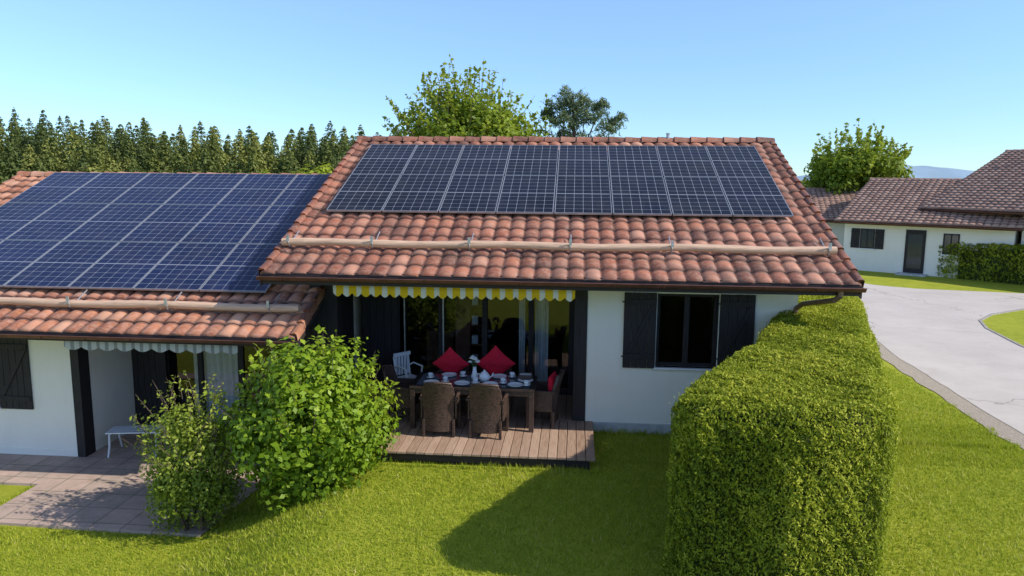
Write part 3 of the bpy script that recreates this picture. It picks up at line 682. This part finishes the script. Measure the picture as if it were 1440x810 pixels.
hedge("thuja_hedge",[(1.72,-4.75),(1.9,-5.2),(2.9,-5.4),(3.75,-5.2),(3.95,-4.8),(4.65,-2.6),(5.5,0),(6.2,2.3),(6.05,2.75),(5.2,2.8),(4.75,2.4),(4.0,.2),(3.3,-1.8),(2.45,-3.2)],2.15,5600,.043,M['hedge'],0,.24)
hedge("thuja_hedge",[(17.3,22.9),(18.1,23.6),(19.6,22.2),(23.2,18.6),(22.4,17.7),(18.9,21.3)],1.6,300,.15,M['hedge'],r=.2)
# ------------------------------------------------------------------ shrubs / trees
def blob_points(cen,rad,n,nb,seed,shell=.55,br=(.28,.5),zmin=None,full=False):
    r=np.random.default_rng(seed); cen=np.array(cen);rad=np.array(rad)
    d=r.normal(size=(nb,3)); d/=np.linalg.norm(d,axis=1,keepdims=True)
    if not full: d[:,2]=np.abs(d[:,2])*.95-.28*(r.random(nb)>.55)
    rr=(.45+.42*r.random(nb)); bc=d*rr[:,None]; bs=br[0]+(br[1]-br[0])*r.random(nb)
    w=bs**2; idx=r.choice(nb,n,p=w/w.sum())
    v=r.normal(size=(n,3)); v/=np.linalg.norm(v,axis=1,keepdims=True)
    rad2=bs[idx]*(shell+(1-shell)*r.random(n)**.5)*(1+.35*(r.random(n)**5))
    p=(bc[idx]+v*rad2[:,None]); 
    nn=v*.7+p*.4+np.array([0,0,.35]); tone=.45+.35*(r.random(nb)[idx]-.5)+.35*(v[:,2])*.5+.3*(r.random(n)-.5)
    P=cen+p*rad
    if zmin is not None:
        k=P[:,2]>zmin; P=P[k];nn=nn[k];tone=tone[k]
    return P,nn,tone
def trunk(mb,base,top,r,seed,tips):
    r_=random.Random(seed); base=Vector(base);top=Vector(top)
    prev=base; pr=r
    for i in range(1,6):
        t=i/5; p=base.lerp(top,t)+Vector((r_.uniform(-.06,.06),r_.uniform(-.06,.06),0))*(top-base).length*.3; nr=r*(1-.75*t); mb.cyl(prev,p,pr,nr,9); 
        prev=p;pr=nr
    for tp in tips:
        s=base.lerp(top,r_.uniform(.3,.8)); tp=Vector(tp); midp=s.lerp(tp,.5)+Vector((0,0,-.08*(tp-s).length)); mb.cyl(s,midp,r*.35,r*.2,7); mb.cyl(midp,tp,r*.2,r*.05,6)
def shrub(name,cen,rad,n,nb,size,mat,seed,zb,asp=.6,shoots=60):
    par=empty(name); P,nn,tone=blob_points(cen,rad,n,nb,seed,.5,(.22,.42),zb,True)
    r_=np.random.default_rng(seed+50); sp=[];mb=MB()
    for i in range(shoots):
        d=r_.normal(size=3); d[2]=abs(d[2])*.8+.1; d/=np.linalg.norm(d); p0=np.array(cen)+d*np.array(rad)*.95; dd=d*.6+np.array([0,0,.6])+r_.normal(size=3)*.2; L=.18+.22*r_.random()
        k=9; t=r_.random((k,1)); sp.append(p0+dd*L*t+r_.normal(size=(k,3))*.025); mb.cyl(p0,p0+dd*L,.006,.002,4)
    sp=np.concatenate(sp); P=np.concatenate([P,sp]); nn=np.concatenate([nn,r_.normal(size=sp.shape)+[0,0,.6]]); tone=np.concatenate([tone,.6+.3*r_.random(len(sp))])
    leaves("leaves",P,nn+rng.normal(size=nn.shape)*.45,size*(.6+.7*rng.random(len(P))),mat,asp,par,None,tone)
    r_=random.Random(seed)
    for i in range(16):
        a=r_.uniform(0,6.28); q=r_.uniform(.3,.8)
        p0=(cen[0]+.15*math.cos(a),cen[1]+.15*math.sin(a),zb-.1); p2=(cen[0]+rad[0]*q*math.cos(a),cen[1]+rad[1]*q*math.sin(a),cen[2]+rad[2]*r_.uniform(-.2,.7))
        p1=((p0[0]*.6+p2[0]*.4),(p0[1]*.6+p2[1]*.4),(p0[2]*.45+p2[2]*.55)); mb.cyl(p0,p1,.025,.017,6); mb.cyl(p1,p2,.017,.005,6)
    mb.build("stems",[M['bark']],par); return par
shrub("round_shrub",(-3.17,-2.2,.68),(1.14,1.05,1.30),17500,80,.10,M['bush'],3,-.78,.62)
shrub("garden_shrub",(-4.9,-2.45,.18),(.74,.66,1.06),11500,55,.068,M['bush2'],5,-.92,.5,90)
def tree(name,base,top,cen,rad,n,nb,size,mat,seed,r=.15,shell=.3,br=(.22,.4),asp=.6,shoots=0):
    par=empty(name); P,nn,tone=blob_points(cen,rad,n,nb,seed,shell,br)
    r_=np.random.default_rng(seed+50); sp=[];mb=MB()
    for i in range(shoots):
        d=r_.normal(size=3); d[2]=abs(d[2])+.1; d/=np.linalg.norm(d); p0=np.array(cen)+d*np.array(rad)*.8; dd=d*.5+np.array([0,0,.8])+r_.normal(size=3)*.25; L=.5+.7*r_.random()
        k=22; t=r_.random((k,1)); sp.append(p0+dd*L*t+r_.normal(size=(k,3))*.09*(1.3-t)); mb.cyl(p0,p0+dd*L,.015,.004,4)
    if shoots:
        sp=np.concatenate(sp); P=np.concatenate([P,sp]); nn=np.concatenate([nn,r_.normal(size=sp.shape)+[0,0,.6]]); tone=np.concatenate([tone,.6+.35*r_.random(len(sp))])
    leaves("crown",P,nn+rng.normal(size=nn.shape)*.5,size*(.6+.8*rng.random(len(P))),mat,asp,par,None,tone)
    r_=random.Random(seed); tips=[(cen[0]+rad[0]*.75*math.cos(a),cen[1]+rad[1]*.75*math.sin(a),cen[2]+rad[2]*r_.uniform(-.4,.8)) for a in [i*.55 for i in range(12)]]
    trunk(mb,base,top,r,seed,tips); mb.build("trunk",[M['bark']],par); return par
tree("broadleaf_tree",(-3.4,14,-.5),(-3.4,14,6.5),(-3.4,14,5.3),(2.65,2.3,2.2),17000,85,.165,M['tree'],12,.16,.25,(.14,.31),shoots=110)
tree("broadleaf_tree",(-1.0,15.5,-.2),(-1.0,15.5,5),(-.5,15.5,4.85),(1.7,1.5,1.35),4500,30,.15,M['tree'],22,.1,.3,shoots=20)
tree("broadleaf_tree",(17.4,34,0),(17.4,34,6),(17.4,34,4.5),(3.1,2.8,2.6),15000,75,.24,M['tree'],31,.2,.3,(.16,.33),shoots=60)
PT=empty("pine_tree"); P_=[];N_=[];T_=[]
clumps=[(.35,15,7.3,.5,.2),(-.1,15,6.95,.45,.17),(.95,15.2,7.05,.5,.16),(.05,14.8,6.45,.45,.15),(1.25,15,6.6,.5,.15),(1.8,15,6.2,.5,.15),(.65,15,6.35,.45,.15),(2.05,15.1,6.5,.35,.12),(.2,15.3,5.9,.6,.18),(1.3,15.3,5.75,.7,.2),(-.4,15.2,6.6,.3,.14),(.5,15,7.0,.4,.15),(1.5,15.2,6.95,.3,.12),(.6,15.1,6.7,.5,.15)]
for i,(x,y,z,a,h) in enumerate(clumps):
    n=560; v=rng.normal(size=(n,3)); v/=np.linalg.norm(v,axis=1,keepdims=True); v*=rng.random((n,1))**.4*(1+.5*rng.random((n,1))**4)
    q=np.array([x,y,z])+v*np.array([a,a*.8,h*1.3]); q[:,2]+=.12*np.sin(q[:,0]*9)
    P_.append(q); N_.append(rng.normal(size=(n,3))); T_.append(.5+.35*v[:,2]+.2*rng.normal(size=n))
P_=np.concatenate(P_);N_=np.concatenate(N_);T_=np.concatenate(T_)
leaves("needles",P_,N_,.17*(.6+.8*rng.random(len(P_))),M['pine'],.18,PT,rng.normal(size=P_.shape)+np.array([0,0,.6]),T_)
mb=MB(); trunk(mb,(.55,15,0),(.4,15,7.3),.14,4,[(c[0],c[1],c[2]-.1) for c in clumps]); mb.build("trunk",[M['bark']],PT)
def forest(name,trees,mat):
    Ps=[];Ns=[];Ts=[];Tn=[];Sz=[]
    for (x,y,z0,h,rw,tone,kind) in trees:
        if kind==0:
            n=1000; t=.38+.615*rng.random(n)**.9; lev=np.round(t*h/.55)*.55/h; t=np.clip(lev*.25+t*.75,0,1)
            ang=rng.random(n)*6.283; rmax=rw*np.clip(1-t,0,1)**.72*(.8+.25*np.sin(ang*3+x*2+t*9)+.2*rng.random(n))+.05; q=rng.random(n)**.5; rr=rmax*q
            p=np.c_[x+rr*np.cos(ang)+.25*np.sin(t*5+y),y+rr*np.sin(ang),z0+h*t-rr*.2]; out=np.c_[np.cos(ang),np.sin(ang),np.full(n,-.5)]
            Ps.append(p);Ns.append(np.c_[np.cos(ang)*.7,np.sin(ang)*.7,np.full(n,.8)]+rng.normal(size=(n,3))*.6);Tn.append(out+rng.normal(size=(n,3))*.6)
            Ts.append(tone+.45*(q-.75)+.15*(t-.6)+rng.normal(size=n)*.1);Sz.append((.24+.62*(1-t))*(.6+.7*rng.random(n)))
        else:
            n=1000; P,nn,tt=blob_points((x,y,z0+h*.55),(rw,rw,h*.45),n,30,int(abs(x*100)),.3,(.18,.36))
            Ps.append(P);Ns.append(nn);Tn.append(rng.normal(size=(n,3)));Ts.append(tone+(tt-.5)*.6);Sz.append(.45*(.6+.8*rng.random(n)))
    P=np.concatenate(Ps)
    return leaves(name,P,np.concatenate(Ns),np.concatenate(Sz),mat,.55,None,np.concatenate(Tn),np.concatenate(Ts))
tr=[]; rf=random.Random(5)
for row,yy in enumerate((64,68,72,77,83,90)):
    x=-74*yy/70; 
    while x<-18*yy/70:
        u=(x-(-60*yy/60))/(38*yy/60); slope=.084-.019*max(0,min(1,u))+.004*math.sin(x*.16); top=4.39+slope*(yy+12.5)
        h=top+1.2+rf.uniform(-1.9,.6)-(3.4,2.4,1.4,.6,0,0)[row]
        k=0 if rf.random()<.84 else 1
        tr.append((x,yy+rf.uniform(-2,2),-1.2,h*(1 if k==0 else .86),rf.uniform(2.5,3.8) if k==0 else rf.uniform(2.2,3.2),rf.choice([.3,.38,.48,.58,.68,.82]) if k==0 else rf.uniform(.7,1),k)); x+=rf.uniform(1.3,2.1)
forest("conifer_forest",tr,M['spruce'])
tr=[(-18.5,42,-.9,6.3,1.9,.9,1),(-20.6,44,-.9,5.6,1.6,.8,1),(-22.5,48,-.9,6.2,2,.7,1),(-26,50,-.9,6.0,2,.6,1),(-16.5,44,-.9,5.6,1.6,.7,1)]
forest("broadleaf_thicket",tr,M['tree'])
tr=[]
for i in range(90):
    x=rf.uniform(60,330); y=rf.uniform(240,300); tr.append((x,y,-2,rf.uniform(5.5,7.0),rf.uniform(7,10),rf.uniform(.2,.8),1))
forest("distant_trees",tr,M['spruce'])
def hill(name,x0,x1,y,prof,mat,dy=400):
    V=[];F=[];n=60
    for i in range(n+1):
        t=i/n; x=x0+(x1-x0)*t; z=np.interp(t,[p[0] for p in prof],[p[1] for p in prof])+2.5*math.sin(t*37)+1.5*math.sin(t*91)
        V+=[(x,y,-30),(x,y+dy*.4,z*.7),(x,y+dy,z),(x,y+dy*2,-30)]
    for i in range(n):
        for k in range(3): F.append((4*i+k,4*i+4+k,4*i+5+k,4*i+1+k))
    return np_mesh(name,V,F,mat,smooth=True)
hill("distant_hills",900,2600,3000,[(0,5),(.1,30),(.17,66),(.22,95),(.27,88),(.33,68),(.42,58),(.5,46),(.6,34),(.8,20),(1,5)],M['hill'])
# ------------------------------------------------------------------ far houses
M['glassd']=simple("dark_pane",(.05,.055,.06),.08,.1)
def far_house(loc,rz,L,Dp,he,rise,wins,doors,x_over=.5,open_=None):
    E=empty("bungalow_house",loc,rz)
    ov=.6; half=Dp/2; run=half+ov; Lr=math.hypot(run,rise); c,s=run/Lr,rise/Lr
    tile_roof("roof_tiles",(-x_over,-ov,he-.05),(1,0,0),L+2*x_over,(0,c,s),Lr,M['tileF'],E,ns=6,tw=.3,amp=.036)
    tile_roof("roof_tiles_back",(L+x_over,Dp+ov,he-.05),(-1,0,0),L+2*x_over,(0,-c,s),Lr,M['tileF'],E,ns=4,tw=.3)
    ridge_caps("ridge_tiles",-x_over,L+x_over,half,he+rise-.02,M['tileF'],E)
    mb=MB(); mb.prism([(-x_over+.02,-ov+.02,he-.07),(-x_over+.02,-ov+.02,he-.17),(-x_over+.02,half,he+rise-.2),(-x_over+.02,Dp+ov-.02,he-.17),(-x_over+.02,Dp+ov-.02,he-.07),(-x_over+.02,half,he+rise-.07)],(L+2*x_over-.04,0,0)); mb.build("roof_structure",[M['dwoodx']],E)
    gutter("gutter",-x_over,L+x_over,-ov-.05,he-.08,E)
    mb=MB()
    if open_:
        mb.prism([(0,2.2,0),(0,Dp,0),(0,Dp,he+.1),(0,half,he+rise-.2),(0,2.2,he+.2)],(open_[1],0,0))
        mb.prism([(open_[1],0,0),(open_[1],Dp,0),(open_[1],Dp,he+.1),(open_[1],half,he+rise-.2),(open_[1],0,he+.1)],(L-open_[1],0,0))
        for x in np.linspace(.1,open_[1]-.4,3): mb.box(x,x+.14,.02,.16,0,he,1)
        mb.box(.05,open_[1]-.01,.02,.16,he-.2,he-.02,1)
        for i in range(4): 
            mb.box(.3+i*.75,.9+i*.75,2.15,2.199,.2,2.1,1)
    else: mb.prism([(0,0,0),(0,Dp,0),(0,Dp,he+.0),(0,half,he+rise-.2),(0,0,he+.0)],(L,0,0))
    mb.build("walls",[M['wallF'],M['dwood']],E)
    for (x0,x1,z0,z1,sh) in wins:
        mb=MB(); mb.box(x0,x1,-.03,.0-.001,z0,z1,0); mb.box(x0+.06,(x0+x1)/2-.03,-.036,-.03,z0+.06,z1-.06,1); mb.box((x0+x1)/2+.03,x1-.06,-.036,-.03,z0+.06,z1-.06,1); mb.box(x0-.04,x1+.04,-.09,-.001,z0-.05,z0-.001,2)
        mb.build("window",[M['dwood'],M['glassd'],M['white']],E)
        if sh: shutter("shutter",x0-.42,x0-.02,-.01,z0,z1,E); shutter("shutter",x1+.02,x1+.42,-.01,z0,z1,E)
    for (x0,x1,h) in doors:
        mb=MB(); mb.box(x0,x1,-.04,-.001,.05,h,0); mb.box(x0+.12,x1-.12,-.05,-.04,.3,h-.2,1); mb.box(x0-.2,x1+.2,-.6,-.001,0,.08,2); mb.build("door",[M['dwood'],M['glassd'],M['plinth']],E)
    return E
far_house((13.9,25.3,0),R_(-35),7,10.6,2.45,2.0,[(.75,1.4,1.1,2.05,True),(4.3,4.95,1.05,2.0,False)],[(2.75,3.6,2.1)],.35)
far_house((13.3,28.8,0),R_(-12),5,9.8,2.3,1.55,[(.3,.9,1.1,2,False)],[],.3)
E=far_house((17.8,24.3,0),R_(-52),12,14.8,3.12,2.85,[(4.4,5.2,1.2,2.3,False),(6.6,7.4,1.2,2.3,False)],[],.6,(0,3.6))
mb=MB(); mb.cyl((1.3,5.6,4.9),(1.3,5.6,6.1),.07); mb.cyl((1.3,5.6,6.1),(1.3,5.6,6.18),.12); mb.build("flue_pipe",[M['pipe']],E)
mb=MB(); mb.cyl((1.6,3.0,3.2),(1.6,3.0,4.3),.05); mb.build("vent_pipe",[M['metal']],E)
# ------------------------------------------------------------------ grass blades
def blades(name,n,x0,x1,y0,y1,hs):
    q=np.c_[x0+(x1-x0)*rng.random(n),y0+(y1-y0)*rng.random(n)]
    x,y=q[:,0],q[:,1]
    k=~((x>-2.4)&(x<1.0)&(y>-1.8)); k&=~((y>-.03)&(x<4.4)); k&=~((x<-4.72)&(y>-2.68)&((x>-8.37)|(y>-1.25)|(y<-2.1))); 
    k&=x<8.1+.05*np.sin(y*9)+.04*np.sin(y*23)
    q=q[k]; n=len(q); z=gz(q[:,0],q[:,1]); a=rng.random(n)*6.283; w=.004+.005*rng.random(n); 
    pat=.5+.25*np.sin(q[:,0]*1.3+2*np.sin(q[:,1]*.9))*np.cos(q[:,1]*1.7)+.25*np.sin(q[:,0]*5.3+3*np.sin(q[:,1]*3.1))*np.cos(q[:,1]*4.7+q[:,0])
    h=hs*(.4+.8*rng.random(n))*(.6+.8*pat); lean=rng.normal(size=(n,2))*.5*h[:,None]
    edge=np.minimum(np.abs(q[:,1]+1.82)+(np.abs(q[:,0]+.7)>1.8)*9,np.abs(q[:,1]+.05)+((q[:,0]<.9)*9)); h*=1+1.0*(edge<.08)
    b0=np.c_[q[:,0]-w*np.cos(a),q[:,1]-w*np.sin(a),z-.004]; b1=np.c_[q[:,0]+w*np.cos(a),q[:,1]+w*np.sin(a),z-.004]; t=np.c_[q+lean,z+h]
    V=np.stack([b0,b1,t],1).reshape(-1,3); np_mesh(name,V,np.arange(3*n).reshape(-1,3),M['blade'],None,np.clip(.45+.45*(pat-.5)+.22*rng.normal(size=n),0,1))
blades("lawn_grass_blades",260000,-8.5,8.15,-6.2,1.0,.048)
blades("lawn_grass_blades",50000,5.5,8.2,-1,10,.055)
# ------------------------------------------------------------------ light, sky, camera
el=R_(37); th=R_(12)
sdv=Vector((math.cos(el)*math.cos(th),-math.cos(el)*math.sin(th),math.sin(el)))
L=bpy.data.lights.new("sun",'SUN'); L.energy=5.0; L.angle=R_(.53); L.color=(1,.95,.87)
lo=bpy.data.objects.new("sun",L); lo.rotation_euler=sdv.to_track_quat('Z','Y').to_euler(); link(lo)
w=bpy.data.worlds.new("World"); scene.world=w; w.use_nodes=True; nt=w.node_tree; bg=nt.nodes["Background"]
sky=nt.nodes.new("ShaderNodeTexSky"); sky.sky_type='NISHITA'; sky.sun_disc=False; sky.sun_elevation=el; sky.sun_rotation=math.atan2(sdv.x,sdv.y); sky.air_density=1.0; sky.dust_density=0; sky.ozone_density=2.5; sky.altitude=1200
# colour balance of the clear sky by elevation (world direction)
tc=nt.nodes.new("ShaderNodeTexCoord"); sp=nt.nodes.new("ShaderNodeSeparateXYZ"); nt.links.new(tc.outputs["Generated"],sp.inputs[0])
G=2.4
rc=ramp(nt,sp.outputs[2],[(0,(.66/G,.90/G,1.14/G)),(.08,(.86/G,1.04/G,1.32/G)),(.28,(1.40/G,1.48/G,1.9/G)),(.6,(1.95/G,1.62/G,1.48/G)),(1,(2.15/G,1.65/G,1.35/G))])
m1=nt.nodes.new("ShaderNodeMix"); m1.data_type='RGBA'; m1.blend_type='MULTIPLY'; m1.inputs[0].default_value=1; m1.clamp_result=False
nt.links.new(sky.outputs[0],m1.inputs[6]); nt.links.new(rc,m1.inputs[7])
m2=nt.nodes.new("ShaderNodeMix"); m2.data_type='RGBA'; m2.blend_type='MULTIPLY'; m2.inputs[0].default_value=1; m2.inputs[7].default_value=(G,G,G,1); m2.clamp_result=False
nt.links.new(m1.outputs[2],m2.inputs[6]); nt.links.new(m2.outputs[2],bg.inputs[0]); bg.inputs[1].default_value=.15
cam=bpy.data.cameras.new("camera"); cam.lens=1040.6133/1440*36; cam.sensor_width=36; cam.clip_end=12000
co=bpy.data.objects.new("camera",cam)
pit,roll,yaw=.1490,.0083,-.0836
F=Vector((math.sin(yaw)*math.cos(pit),math.cos(yaw)*math.cos(pit),-math.sin(pit))); Rr=Vector((math.cos(yaw),-math.sin(yaw),0)); U=Rr.cross(F)
R2=Rr*math.cos(roll)+U*math.sin(roll); U2=-Rr*math.sin(roll)+U*math.cos(roll)
mt=Matrix((( R2.x,U2.x,-F.x,.6304),(R2.y,U2.y,-F.y,-12.4689),(R2.z,U2.z,-F.z,4.3885),(0,0,0,1)))
link(co); co.matrix_world=mt; scene.camera=co
scene.view_settings.view_transform='Standard'; scene.view_settings.look='None'; scene.view_settings.exposure=0
